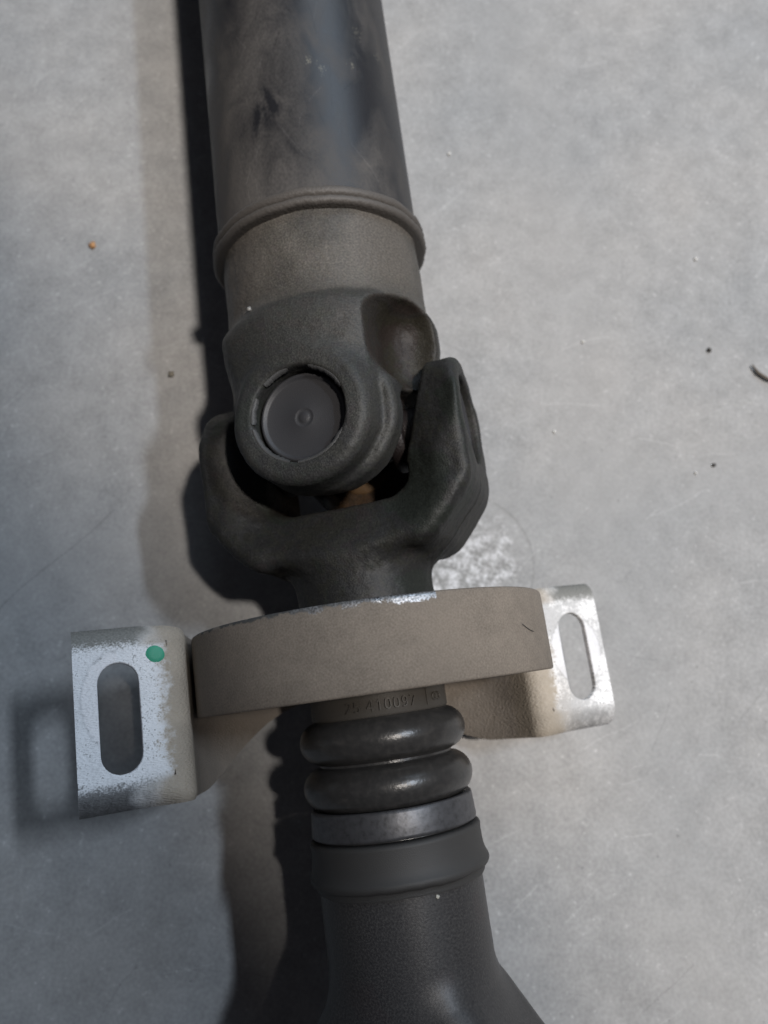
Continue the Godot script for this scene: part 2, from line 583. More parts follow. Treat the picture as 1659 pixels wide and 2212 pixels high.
func build_upper_tube() -> void:
	# texture: x = angle round the tube (0.5 = top), y = along, 0 at the weld to 512 mm away
	var W := 768
	var H := 1024
	var l0 := layer(Vector2i(W, H), 0.006, 5, 41)
	var l1 := layer(Vector2i(W, H), 0.03, 4, 42)
	var l2 := layer(Vector2i(W, H), 0.25, 2, 43)
	var wx := layer(Vector2i(W, H), 0.008, 3, 44)
	var lut := PackedInt32Array()
	for k in 1025:
		lut.append(to_srgb8(k / 1024.0))
	var col := PackedByteArray()
	col.resize(W * H * 3)
	var ro := PackedByteArray()
	ro.resize(W * H)
	for y in H:
		var along := y * 0.5            # mm from the weld
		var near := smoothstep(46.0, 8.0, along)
		for x in W:
			var k := y * W + x
			var ang := (x / float(W) - 0.5) * 360.0      # 0 top, + right
			# smeared lookups give wiped streaks
			var w := wx[k] / 255.0 - 0.5
			var yy := posmod(y + int(w * 70.0), H)
			var xx := posmod(x + int(w * 26.0), W)
			var a := l0[yy * W + xx] / 255.0 - 0.5
			var b := l1[yy * W + xx] / 255.0 - 0.5
			var g := l2[k] / 255.0 - 0.5
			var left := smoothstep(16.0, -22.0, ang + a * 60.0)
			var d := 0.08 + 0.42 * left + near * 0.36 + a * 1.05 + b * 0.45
			d *= 0.82 + 0.5 * g
			# a hand-wiped bare arc, and a few rubbed patches
			var hx := (ang + 18.0 + a * 20.0) / 15.0
			var hy := (along - 112.0 - hx * 3.0 + w * 26.0) / 5.0
			d -= 0.75 * exp(-hx * hx - hy * hy)
			hx = (ang + 24.0 + b * 26.0) / 11.0
			hy = (along - 41.0 + a * 30.0) / 9.0
			d -= 0.6 * exp(-hx * hx - hy * hy)
			d = clampf(d, 0.02, 0.95)
			for ch in 3:
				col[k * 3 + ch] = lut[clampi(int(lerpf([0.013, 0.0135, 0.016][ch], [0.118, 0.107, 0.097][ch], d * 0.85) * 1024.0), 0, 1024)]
			ro[k] = int(255.0 * clampf(0.41 + 0.42 * d + 0.1 * g, 0.0, 1.0))
	var im := Image.create_from_data(W, H, false, Image.FORMAT_RGB8, col)
	for q in 420:
		var p := Vector2(rng.randf() * W, rng.randf() * H)
		var dir := Vector2.from_angle(rng.randf_range(0.6, 2.4))
		var L := int(rng.randf_range(6, 44))
		var up := rng.randf_range(-0.05, 0.075)
		for q2 in L:
			p += dir
			dir = dir.rotated(rng.randf_range(-0.06, 0.06))
			var x := posmod(int(p.x), W)
			var y := posmod(int(p.y), H)
			var c := im.get_pixel(x, y)
			im.set_pixel(x, y, Color(maxf(c.r + up, 0.0), maxf(c.g + up, 0.0), maxf(c.b + up, 0.0)))
	# grey-green chips on the right flank
	for s in [[37.0, 78.0, 2.2], [52.0, 74.0, 1.6], [47.0, 165.0, 2.0], [44.0, 158.0, 1.4], [12.0, 56.0, 1.8], [5.0, 60.0, 1.2], [30.0, 61.0, 1.3]]:
		for q in 40:
			var x := int((s[0] / 360.0 + 0.5) * W + rng.randfn() * s[2] * 1.6)
			var y := int(s[1] * 2.0 + rng.randfn() * s[2] * 1.8)
			if rng.randf() < 0.8:
				im.set_pixel(posmod(x, W), posmod(y, H), Color(0.45, 0.44, 0.39).lerp(im.get_pixel(posmod(x, W), posmod(y, H)), rng.randf()))
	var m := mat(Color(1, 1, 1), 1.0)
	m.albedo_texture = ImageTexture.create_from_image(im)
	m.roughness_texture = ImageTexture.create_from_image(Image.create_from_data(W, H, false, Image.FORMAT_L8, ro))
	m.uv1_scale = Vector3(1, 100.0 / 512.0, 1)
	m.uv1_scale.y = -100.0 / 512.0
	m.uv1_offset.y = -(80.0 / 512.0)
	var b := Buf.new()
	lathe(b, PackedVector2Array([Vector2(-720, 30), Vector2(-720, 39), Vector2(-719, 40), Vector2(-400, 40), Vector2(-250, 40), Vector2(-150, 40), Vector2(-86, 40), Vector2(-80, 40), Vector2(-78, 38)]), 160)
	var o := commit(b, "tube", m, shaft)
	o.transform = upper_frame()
	# rolled weld bead between tube and yoke: two ridges with a crease
	b = Buf.new()
	var pr := PackedVector2Array([Vector2(-85.2, 39.6), Vector2(-84.7, 40.3)])
	pr.append_array(arc(Vector2(-82.6, 40.7), 2.1, 170, 20, 8))
	pr.append_array(arc(Vector2(-79.0, 41.2), 1.7, 160, 0, 8))
	pr.append_array(PackedVector2Array([Vector2(-77.2, 40.0), Vector2(-77.0, 38.4)]))
	lathe(b, pr, 160)
	# uneven bead
	for k in b.v.size():
		var p := b.v[k]
		var a := atan2(p.x, p.y)
		var e := Vector3(sin(a), cos(a), 0)
		b.v[k] = p + e * noise_a.get_noise_2d(a * 60.0, p.z * 0.5) * 0.5 + e * 0.12 * sin(a * 70.0 + 4.0 * noise_a.get_noise_2d(a * 20.0, 7.0)) + Vector3(0, 0, noise_a.get_noise_2d(a * 40.0, 90.0) * 0.4)
	var wm := mat(Color(0.085, 0.076, 0.068), 0.6)
	grain(wm, 30.0, 0.04, 0.35, 51)
	var wb := commit(b, "weld_bead", wm, shaft)
	wb.transform = upper_frame()


func joint_frame(upper: bool) -> Transform3D:
	var t := upper_frame() if upper else Transform3D(Basis(), Vector3(-0.3, 0, JOINT_Z) * MM)
	return t * Transform3D(Basis(Vector3(0, 0, 1), deg_to_rad(JOINT_ROLL)), Vector3.ZERO)


func disc_lathe(b: Buf, prof: PackedVector2Array, segs := 96) -> void:
	# same as lathe, but about +y: points are (height y, radius)
	var t := Buf.new()
	lathe(t, prof, segs)
	var base := b.v.size()
	for k in t.v.size():
		var p := t.v[k]
		var n := t.n[k]
		b.put(Vector3(p.x, p.z, -p.y), Vector3(n.x, n.z, -n.y), Vector2(p.x, p.y) / 40.0)
	for k in range(0, t.i.size(), 3):
		b.tri(base + t.i[k], base + t.i[k + 1], base + t.i[k + 2])


func cap_mesh(b: Buf, y: float) -> void:
	disc_lathe(b, PackedVector2Array([
		Vector2(y - 6.0, 15.7), Vector2(y - 0.9, 15.7), Vector2(y - 0.2, 15.4), Vector2(y + 0.1, 14.9), Vector2(y, 14.4), Vector2(y - 0.8, 13.9), Vector2(y - 1.0, 13.3),
		Vector2(y - 1.0, 3.9), Vector2(y - 0.88, 3.5), Vector2(y - 0.88, 3.2), Vector2(y - 1.1, 2.8), Vector2(y - 1.15, 2.1),
		Vector2(y - 0.95, 1.7), Vector2(y - 0.75, 1.1), Vector2(y - 0.7, 0.0)]))


func build_upper_yoke() -> void:
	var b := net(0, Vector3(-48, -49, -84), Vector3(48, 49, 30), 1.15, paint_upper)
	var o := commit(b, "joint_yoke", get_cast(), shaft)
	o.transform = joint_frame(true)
	o.set_meta("label", "upper yoke with round bearing cap facing the viewer")
	var m := mat(Color(0.036, 0.036, 0.039), 0.5)
	grain(m, 20.0, 0.08, 0.18, 61)
	for s in 2:
		b = Buf.new()
		cap_mesh(b, 39.4)
		var c := commit(b, "bearing_cap", m, o)
		if s == 1:
			c.rotation.x = PI
	# staked retaining ring: broken lip between cap and bore
	var rm := mat(Color(0.06, 0.06, 0.06), 0.5)
	grain(rm, 12.0, 0.06, 0.6, 62)
	for seg in [[196.0, 262.0], [268.0, 300.0], [318.0, 352.0], [120.0, 186.0], [18.0, 70.0]]:
		b = Buf.new()
		var steps := 26
		for k in steps + 1:
			var a := deg_to_rad(lerpf(seg[0], seg[1], float(k) / steps))
			var end := minf(k, steps - k) / 3.0
			var w := (0.55 + 0.5 * noise_b.get_noise_2d(a * 40.0, seg[0])) * clampf(end, 0.15, 1.0)
			var ring := [Vector2(17.3, 43.35), Vector2(16.9, 43.75 + 0.2 * w), Vector2(16.6 - w * 0.7, 43.6), Vector2(16.2 - w, 42.6), Vector2(16.3 - w * 0.7, 41.8), Vector2(16.9, 41.6)]
			for q in ring.size():
				var r: Vector2 = ring[q]
				var e := Vector3(sin(a), 0, -cos(a))
				b.put(e * r.x + Vector3(0, r.y, 0), (Vector3(0, 1, 0) * [0.6, 1.0, 0.8, 0.1, -0.6, -1.0][q] - e * [-0.5, 0.0, 0.7, 1.0, 0.7, 0.0][q]).normalized())
		for k in steps:
			for q in 5:
				var i0 := k * 6 + q
				b.quad(i0, i0 + 1, i0 + 7, i0 + 6)
		commit(b, "staked_lip", rm, o)


func build_lower_yoke() -> void:
	var b := net(1, Vector3(-55, -29, -28), Vector3(55, 29, 70), 1.15, paint_lower)
	var o := commit(b, "joint_yoke", get_cast(), shaft)
	o.transform = joint_frame(false)
	o.set_meta("label", "lower forked yoke joined to the bearing")
	var m := mat(Color(0.036, 0.036, 0.039), 0.5)
	grain(m, 20.0, 0.08, 0.18, 63)
	for s in 2:
		b = Buf.new()
		cap_mesh(b, 46.6)
		var c := commit(b, "bearing_cap", m, o)
		c.rotation.z = -PI / 2 if s == 0 else PI / 2


func build_spider() -> void:
	var m := mat(Color(1, 1, 1), 0.55)
	m.vertex_color_use_as_albedo = true
	grain(m, 20.0, 0.05, 0.5, 64)
	var b := Buf.new()
	for s in 4:
		var t := Buf.new()
		disc_lathe(t, PackedVector2Array([Vector2(0, 10.5), Vector2(13, 10.0), Vector2(18, 9.0), Vector2(20, 10.0), Vector2(20.2, 13.6), Vector2(21, 14.4), Vector2(25, 14.4), Vector2(26, 13.8), Vector2(26, 9), Vector2(38, 9)]), 48)
		var bas := Basis(Vector3(0, 0, 1), s * PI / 2)
		var base := b.v.size()
		for k in t.v.size():
			var p: Vector3 = bas * t.v[k]
			b.put(p, bas * t.n[k], Vector2.ZERO, Color(0.012, 0.0115, 0.011).lerp(Color(0.085, 0.048, 0.022), smoothstep(3.0, 10.0, p.z + 6.0 * noise_a.get_noise_3dv(p)) * smoothstep(17.0, 11.0, absf(p.x))))
		for k in range(0, t.i.size(), 3):
			b.tri(base + t.i[k], base + t.i[k + 1], base + t.i[k + 2])
	var o := commit(b, "cross_trunnion", m, shaft)
	o.transform = joint_frame(false)


# ------------------------------------------------------------------ centre bearing and its bracket

func band_texture() -> Array:
	var W := 1536
	var H := 128
	var l0 := layer(Vector2i(W, H), 0.01, 3, 71)
	var l1 := layer(Vector2i(W, H), 0.3, 3, 72)
	var l2 := layer(Vector2i(W, H), 0.05, 3, 73)
	var col := PackedByteArray()
	col.resize(W * H * 3)
	var mr := PackedByteArray()
	mr.resize(W * H * 3)
	for y in H:
		var z := -16.0 + 32.0 * y / H
		for x in W:
			var k := y * W + x
			var ang := (x / float(W) - 0.5) * 360.0
			var a := l0[k] / 255.0 - 0.5
			var g := l1[k] / 255.0 - 0.5
			var r := l2[k] / 255.0 - 0.5
			var v := 1.0 + 0.22 * a + 0.62 * g + 0.16 * r
			var c := Vector3(0.196, 0.167, 0.137) * v
			# rubbed far rim: ragged strip of bare metal that ends abruptly
			var chip := 0.0
			if ang > -78.0 and ang < 18.0:
				var wid := 0.7 + 1.2 * smoothstep(-78.0, 10.0, ang) + r * 2.6 + g * 0.9 + (0.8 if ang > 4.0 else 0.0)
				chip = smoothstep(wid + 0.25, wid - 0.25, z + 13.9)
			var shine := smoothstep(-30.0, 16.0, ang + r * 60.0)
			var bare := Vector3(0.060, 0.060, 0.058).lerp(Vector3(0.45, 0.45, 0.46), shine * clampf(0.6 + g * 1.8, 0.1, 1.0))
			c = c.lerp(bare, chip)
			# a fine dark scratch near the right end
			for ch in 3:
				col[k * 3 + ch] = to_srgb8(c[ch])
			mr[k * 3] = 255
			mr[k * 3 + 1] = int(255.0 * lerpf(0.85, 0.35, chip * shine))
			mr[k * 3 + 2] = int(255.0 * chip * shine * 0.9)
	return [ImageTexture.create_from_image(Image.create_from_data(W, H, false, Image.FORMAT_RGB8, col)), ImageTexture.create_from_image(Image.create_from_data(W, H, false, Image.FORMAT_RGB8, mr))]


func build_mount() -> void:
	var o := Node3D.new()
	o.name = "centre_bearing_mount"
	shaft.add_child(o)
	# strap
	var b := Buf.new()
	var R := 62.5
	lathe(b, PackedVector2Array([Vector2(-12.6, R - 2.6), Vector2(-13.3, R - 2.2), Vector2(-13.4, R - 0.9), Vector2(-13.0, R - 0.25), Vector2(-12.2, R), Vector2(-5, R + 0.1), Vector2(5, R + 0.05), Vector2(12.6, R), Vector2(13.1, R - 0.2), Vector2(13.35, R - 0.7), Vector2(13.3, R - 2.2), Vector2(12.6, R - 2.6), Vector2(-12.6, R - 2.6)]), 220)
	var m := mat(Color(1, 1, 1), 1.0, 1.0)
	var t := band_texture()
	m.albedo_texture = t[0]
	m.roughness_texture = t[1]
	m.roughness_texture_channel = BaseMaterial3D.TEXTURE_CHANNEL_GREEN
	m.metallic_texture = t[1]
	m.metallic_texture_channel = BaseMaterial3D.TEXTURE_CHANNEL_BLUE
	m.uv1_scale = Vector3(1, 100.0 / 32.0, 1)
	m.uv1_offset = Vector3(0, 0.5, 0)
	m.normal_enabled = true
	m.uv1_triplanar = false
	m.normal_texture = noise_tex(0.45, 3, 74, 1536, 5.0)
	m.normal_scale = 0.2
	commit(b, "strap", m, o)
	# rubber ring carrying the bearing
	b = Buf.new()
	lathe(b, PackedVector2Array([Vector2(-10, 60), Vector2(-9, 44), Vector2(-3, 38), Vector2(-7, 30), Vector2(-9, 24), Vector2(9, 24), Vector2(7, 30), Vector2(3, 38), Vector2(9, 44), Vector2(10, 60)]), 96)
	commit(b, "rubber_ring", mat(Color(0.025, 0.024, 0.024), 0.75), o)
	build_bracket(o)
	# a dark bristle lying on the strap
	b = Buf.new()
	var pts := []
	for k in 9:
		var s := k / 8.0
		var a := deg_to_rad(lerpf(47.5, 54.5, s))
		pts.append(Vector3(sin(a), cos(a), 0) * (62.9) + Vector3(0, 0, -1.5 + 2.6 * s + 0.5 * sin(s * 3.0)))
	wire(b, pts, 0.10)
	commit(b, "bristle", mat(Color(0.012, 0.012, 0.012), 0.6), o)


func wire(b: Buf, pts: Array, r: float, sides := 6) -> void:
	for k in pts.size():
		var p: Vector3 = pts[k]
		var dir: Vector3 = (pts[mini(k + 1, pts.size() - 1)] - pts[maxi(k - 1, 0)]).normalized()
		var u := dir.cross(Vector3(0.3, 0.9, 0.1)).normalized()
		var w := dir.cross(u)
		var rr := r * (0.35 if k == 0 or k == pts.size() - 1 else 1.0)
		for s in sides:
			var n := u * cos(TAU * s / sides) + w * sin(TAU * s / sides)
			b.put(p + n * rr, n)
	for k in pts.size() - 1:
		for s in sides:
			var s2 := (s + 1) % sides
			b.quad(k * sides + s, k * sides + s2, (k + 1) * sides + s2, (k + 1) * sides + s)


const TAB_OUT := 100.0
const TAB_IN := 71.0
const BEND := 7.0
const CRADLE := 64.4
const FLAT_FAR := -13.0
const FLAT_NEAR := 29.5
const SLOT_X := 86.7
const SLOT_Z := 9.9
const SHEET := 2.5


func bracket_stations() -> Array:
	# [x, h, angle of the upward normal in degrees from +h, arc length, taper 1 (tab) .. 0 (cradle)]
	var out := []
	var s := 0.0
	for k in 5:
		var x := lerpf(-TAB_OUT, -TAB_IN, k / 4.0)
		out.append([x, 0.0, 0.0, x + TAB_OUT, 1.0, 1.0 - 0.3 * smoothstep(-82.0, -71.0, x)])
	s = TAB_OUT - TAB_IN
	for k in range(1, 9):
		var a := deg_to_rad(k * 86.0 / 8.0)
		out.append([-TAB_IN + BEND * sin(a), -BEND + BEND * cos(a), k * 86.0 / 8.0, s + BEND * a, 1.0, 0.7 - 0.3 * k / 8.0])
	var last: Array = out[-1]
	var a0 := rad_to_deg(atan2(BEND, CRADLE))
	for k in range(1, 29):
		var a := lerpf(a0, 90.0, k / 28.0)
		var r := CRADLE
		var p := Vector2(-cos(deg_to_rad(a)), -sin(deg_to_rad(a))) * r
		var tap := 1.0 - smoothstep(24.0, 84.0, a)
		out.append([p.x, p.y, a, last[3] + deg_to_rad(a - a0) * r, tap, 0.4 * (1.0 - smoothstep(a0, 34.0, a))])
	return out


func bracket_grid() -> Array:
	# top-face points of the pressed sheet, [station][across] -> [point, arc length]
	var st := bracket_stations()
	var full := []
	for e in st:
		full.append(e)
	var total: float = 2.0 * st[-1][3]
	for k in range(st.size() - 2, -1, -1):
		var e: Array = st[k]
		full.append([-e[0], e[1], e[2], total - e[3], e[4], e[5]])
	var grid := []
	for idx in full.size():
		var e: Array = full[idx]
		var q0: Array = full[maxi(idx - 1, 0)]
		var q1: Array = full[mini(idx + 1, full.size() - 1)]
		var tan2 := Vector2(q1[0] - q0[0], q1[1] - q0[1]).normalized()
		var nrm := Vector2(-tan2.y, tan2.x)
		var k: float = e[4]
		var row := []
		var zf := lerpf(-12.0, FLAT_FAR, k)
		var rf := lerpf(2.0, 6.2, k)
		var rn: float = 2.0 + 7.2 * e[5]
		var lip: float = 74.0 * e[5] + 4.0
		var zn := lerpf(13.5, 38.5, k) - rn * sin(deg_to_rad(lip))
		var zs := []
		for j in range(7, 0, -1):
			var a := deg_to_rad(lip * j / 7.0)
			zs.append(Vector2(zf - rf * sin(a), rf * (1.0 - cos(a))))
		var fe := minf(FLAT_NEAR, zn)
		for j in 6:
			zs.append(Vector2(lerpf(zf, fe, j / 5.0), 0.0))
		zs.append(Vector2(maxf(zn, fe + 0.02), 0.0))
		for j in range(1, 9):
			var a := deg_to_rad(lip * j / 8.0)
			zs.append(Vector2(zn + rn * sin(a), rn * (1.0 - cos(a))))
		for z in zs:
			var p2: Vector2 = Vector2(e[0], e[1]) - nrm * z.y
			row.append([Vector3(p2.x, p2.y, z.x), e[3]])
		grid.append(row)
	return [grid, total]


func bracket_image(total: float) -> Array:
	var W := 1024
	var H := 288
	var l0 := layer(Vector2i(W, H), 0.012, 4, 81)
	var l1 := layer(Vector2i(W, H), 0.09, 4, 82)
	var l2 := layer(Vector2i(W, H), 0.33, 2, 83)
	var col := PackedByteArray()
	col.resize(W * H * 3)
	var ro := PackedByteArray()
	ro.resize(W * H)
	for y in H:
		var z := -24.0 + 68.0 * y / H
		for x in W:
			var k := y * W + x
			var s := total * x / W
			var right := s > total * 0.5
			var fromout := total - s if right else s          # arc length from the tab's outer edge
			var px := TAB_OUT - fromout                       # distance from the axis while on the tab
			var a := l0[k] / 255.0 - 0.5
			var b := l1[k] / 255.0 - 0.5
			var g := l2[k] / 255.0 - 0.5
			var c := Vector3(0.86, 0.86, 0.86) * (1.0 + 0.16 * a + 0.22 * b + 0.22 * g)
			if not right:
				c *= Vector3(0.98, 1.0, 1.03)
			if right:
				c *= 0.72 + 0.5 * smoothstep(-0.20, 0.25, a + b * 0.8)
			# dark pitting in patches
			var pit := smoothstep(0.20, 0.36, g * 0.75 + b * 0.55 + a * 0.25 + (0.06 if right else 0.0) + 0.05 * smoothstep(10.0, 26.0, fromout))
			c = c.lerp(Vector3(0.17, 0.17, 0.165), pit * 0.75)
			# washer print: polished crescents beside the slot
			var wr := Vector2(px - SLOT_X, (z - SLOT_Z) * (0.85 if right else 0.72) + (2.0 if right else 4.0)).length() + b * 1.2
			var wash := smoothstep(11.4, 10.8, wr)
			c = c.lerp(Vector3(0.86, 0.86, 0.88) * (1.0 + 0.08 * g), wash * (0.8 if right or px > SLOT_X else 0.0))
			var rim := exp(-pow((wr - 11.5) / 0.35, 2.0))
			c = c.lerp(Vector3(0.33, 0.33, 0.34), rim * (0.5 if right or px > SLOT_X else 0.0) * clampf(0.6 + b * 2.0, 0, 1))
			# worn, darkened rolled lips
			var lipn := smoothstep(28.2, 32.0, z + b * 3.0 + g * 4.5) * smoothstep(25.0, 17.0, fromout + a * 12.0)
			var lipf := smoothstep(-11.6, -14.6, z + b * 2.0 + g * 4.0) * smoothstep(25.0, 17.0, fromout + a * 12.0)
			var dark := Vector3(0.125, 0.125, 0.125) * (1.0 + 0.9 * g + 0.8 * b)
			if right:
				dark *= 1.5
			c = c.lerp(dark, clampf(lipn * (0.55 if right else 0.95), 0, 1))
			c = c.lerp(Vector3(0.21, 0.21, 0.195) * (1.0 + 0.6 * g), clampf(lipf, 0, 1))
			# settled brown dust on the bend and the cradle
			var dust := smoothstep(24.0, 29.0, fromout + a * 4.0 + b * 4.0 + g * 3.0) * 0.92
			dust = maxf(dust, smoothstep(17.0, 27.0, fromout + a * 8.0) * maxf(smoothstep(27.0, 31.0, z), smoothstep(-11.0, -13.0, z)) * 0.9)
			dust = maxf(dust, (0.35 if right else 0.0) * smoothstep(9.0, 24.0, fromout + a * 14.0) * smoothstep(4.0, 26.0, z + b * 12.0))
			c = c.lerp(Vector3(0.36, 0.305, 0.235).lerp(Vector3(0.17, 0.138, 0.105), smoothstep(38.0, 52.0, fromout)) * (1.0 + 0.3 * a + 0.2 * g), clampf(dust, 0, 1))
			for ch in 3:
				col[k * 3 + ch] = to_srgb8(c[ch])
			ro[k] = int(255.0 * clampf(0.62 + 0.2 * dust - 0.14 * wash + 0.2 * b, 0.2, 1.0))
	return [ImageTexture.create_from_image(Image.create_from_data(W, H, false, Image.FORMAT_RGB8, col)), ImageTexture.create_from_image(Image.create_from_data(W, H, false, Image.FORMAT_L8, ro))]


func build_bracket(mount: Node3D) -> void:
	var r := bracket_grid()
	var grid: Array = r[0]
	var total: float = r[1]
	var ns := grid.size()
	var nt: int = grid[0].size()
	var b := Buf.new()
	var uvof := func(s: float, z: float) -> Vector2: return Vector2(s / total, (z + 24.0) / 68.0)
	var top := []
	var low := []
	var nrm := []
	for i in ns:
		var tr := []
		var lr := []
		var nr := []
		for j in nt:
			var p: Vector3 = grid[i][j][0]
			var di: Vector3 = grid[mini(i + 1, ns - 1)][j][0] - grid[maxi(i - 1, 0)][j][0]
			var dj: Vector3 = grid[i][mini(j + 1, nt - 1)][0] - grid[i][maxi(j - 1, 0)][0]
			var n := dj.cross(di).normalized()
			var uv: Vector2 = uvof.call(grid[i][j][1], p.z)
			nr.append(n)
			tr.append(b.put(p, n, uv))
			lr.append(b.put(p - n * SHEET, -n, uv))
		top.append(tr)
		low.append(lr)
		nrm.append(nr)
	for i in ns - 1:
		for j in nt - 1:
			var flat := (i < 4 or i >= ns - 5) and j >= 7 and j < 12
			if flat:
				continue
			b.quad(top[i][j], top[i + 1][j], top[i + 1][j + 1], top[i][j + 1])
			b.quad(low[i][j], low[i + 1][j], low[i + 1][j + 1], low[i][j + 1])
	# cut edges, slightly rounded over: a strip with outward normals
	var rim := []
	for i in ns:
		rim.append([i, 0])
	for j in range(1, nt):
		rim.append([ns - 1, j])
	for i in range(ns - 2, -1, -1):
		rim.append([i, nt - 1])
	for j in range(nt - 2, -1, -1):
		rim.append([0, j])
	for k in rim.size() - 1:
		var a: Array = rim[k]
		var c: Array = rim[k + 1]
		var pa: Vector3 = grid[a[0]][a[1]][0]
		var pc: Vector3 = grid[c[0]][c[1]][0]
		var na: Vector3 = nrm[a[0]][a[1]]
		var nc: Vector3 = nrm[c[0]][c[1]]
		var out := (pc - pa).cross(na).normalized()
		if out.dot(pa - Vector3(pa.x * 0.8, pa.y, 9.0)) < 0.0:
			out = -out
		var ua: Vector2 = uvof.call(grid[a[0]][a[1]][1], pa.z)
		var uc: Vector2 = uvof.call(grid[c[0]][c[1]][1], pc.z)
		var q := b.put(pa, (out + na * 0.3).normalized(), ua)
		b.put(pc, (out + nc * 0.3).normalized(), uc)
		b.put(pc - nc * SHEET, out, uc)
		b.put(pa - na * SHEET, out, ua)
		b.quad(q, q + 1, q + 2, q + 3)
	# the flat tabs with their slots
	for side in [-1.0, 1.0]:
		var N := 96
		var c0 := Vector2(SLOT_X * side, SLOT_Z)
		var prev := []
		for k in N + 1:
			var ang := TAU * k / N
			var dir := Vector2(cos(ang), sin(ang))
			# slot outline (stadium) by ray from its centre
			var hw := 6.3
			var hl := 17.2 - hw
			var inr := hw / maxf(absf(dir.x), 1e-5)
			if absf(dir.y * inr) > hl:
				var yy := hl * absf(dir.y)
				inr = yy + sqrt(maxf(yy * yy - hl * hl + hw * hw, 0.0))
			var rx: float = ((TAB_OUT if dir.x * side > 0.0 else TAB_IN) * side - c0.x) / (dir.x if absf(dir.x) > 1e-5 else 1e-5)
			var rz: float = ((FLAT_NEAR if dir.y > 0.0 else FLAT_FAR) - c0.y) / (dir.y if absf(dir.y) > 1e-5 else 1e-5)
			var outr := minf(absf(rx), absf(rz))
			var sn := Vector2(dir.x, clampf(dir.y * inr, -hl, hl) * 0.0)
			sn = (dir * inr - Vector2(0, clampf(dir.y * inr, -hl, hl))).normalized()
			var ids := []
			var ring := [[outr, 0.0, Vector3.UP], [lerpf(outr, inr, 0.5), 0.0, Vector3.UP], [inr + 0.5, 0.0, Vector3.UP], [inr + 0.15, -0.12, Vector3(-sn.x, 1, -sn.y)], [inr, -0.5, Vector3(-sn.x, 0.15, -sn.y)], [inr, -SHEET, Vector3(-sn.x, 0, -sn.y)], [inr, -SHEET, Vector3.DOWN], [outr, -SHEET, Vector3.DOWN]]
			for g in ring:
				var p: Vector2 = c0 + dir * g[0]
				var s: float = p.x + TAB_OUT if side < 0.0 else total - (TAB_OUT - p.x)
				var nn: Vector3 = g[2]
				ids.append(b.put(Vector3(p.x, g[1], p.y), nn.normalized(), uvof.call(s, p.y)))
			if k > 0:
				for g in [0, 1, 2, 3, 4, 6]:
					b.quad(prev[g], prev[g + 1], ids[g + 1], ids[g])
			prev = ids
	var t := bracket_image(total)
	var m := mat(Color(1, 1, 1), 1.0)
	m.albedo_texture = t[0]
	m.roughness_texture = t[1]
	m.normal_enabled = true
	m.normal_texture = noise_tex(0.16, 4, 84, 1024, 6.0)
	m.normal_scale = 0.35
	var o := commit(b, "bracket", m, mount)
	o.rotation.z = deg_to_rad(MOUNT_ROLL)
	# blob of green marking paint
	b = Buf.new()
	var rings := 7
	var seg := 40
	for k in rings + 1:
		var q := k / float(rings)
		for s in seg:
			var a := TAU * s / seg
			var rr := (2.95 + 0.22 * sin(a * 2.0 + 0.6) + 0.16 * noise_b.get_noise_2d(cos(a) * 4.0, sin(a) * 4.0)) * q
			var h := 0.30 * (1.0 - pow(q, 4.0)) + 0.03 + 0.05 * noise_b.get_noise_2d(cos(a) * q * 8.0, sin(a) * q * 8.0)
			b.put(Vector3(-74.8 + cos(a) * rr, h - (0.1 if k == rings else 0.0), -8.9 + sin(a) * rr), Vector3(cos(a) * q * q * 0.5, 1, sin(a) * q * q * 0.5).normalized())
	for k in rings:
		for s in seg:
			var s2 := (s + 1) % seg
			b.quad(k * seg + s, k * seg + s2, (k + 1) * seg + s2, (k + 1) * seg + s)
	var gm := mat(Color(0.035, 0.33, 0.20), 0.45)
	grain(gm, 8.0, 0.04, 0.5, 85)
	var dot := commit(b, "paint_dot", gm, mount)
	dot.rotation.z = deg_to_rad(MOUNT_ROLL)


# ------------------------------------------------------------------ boot, clamp, sliding tube

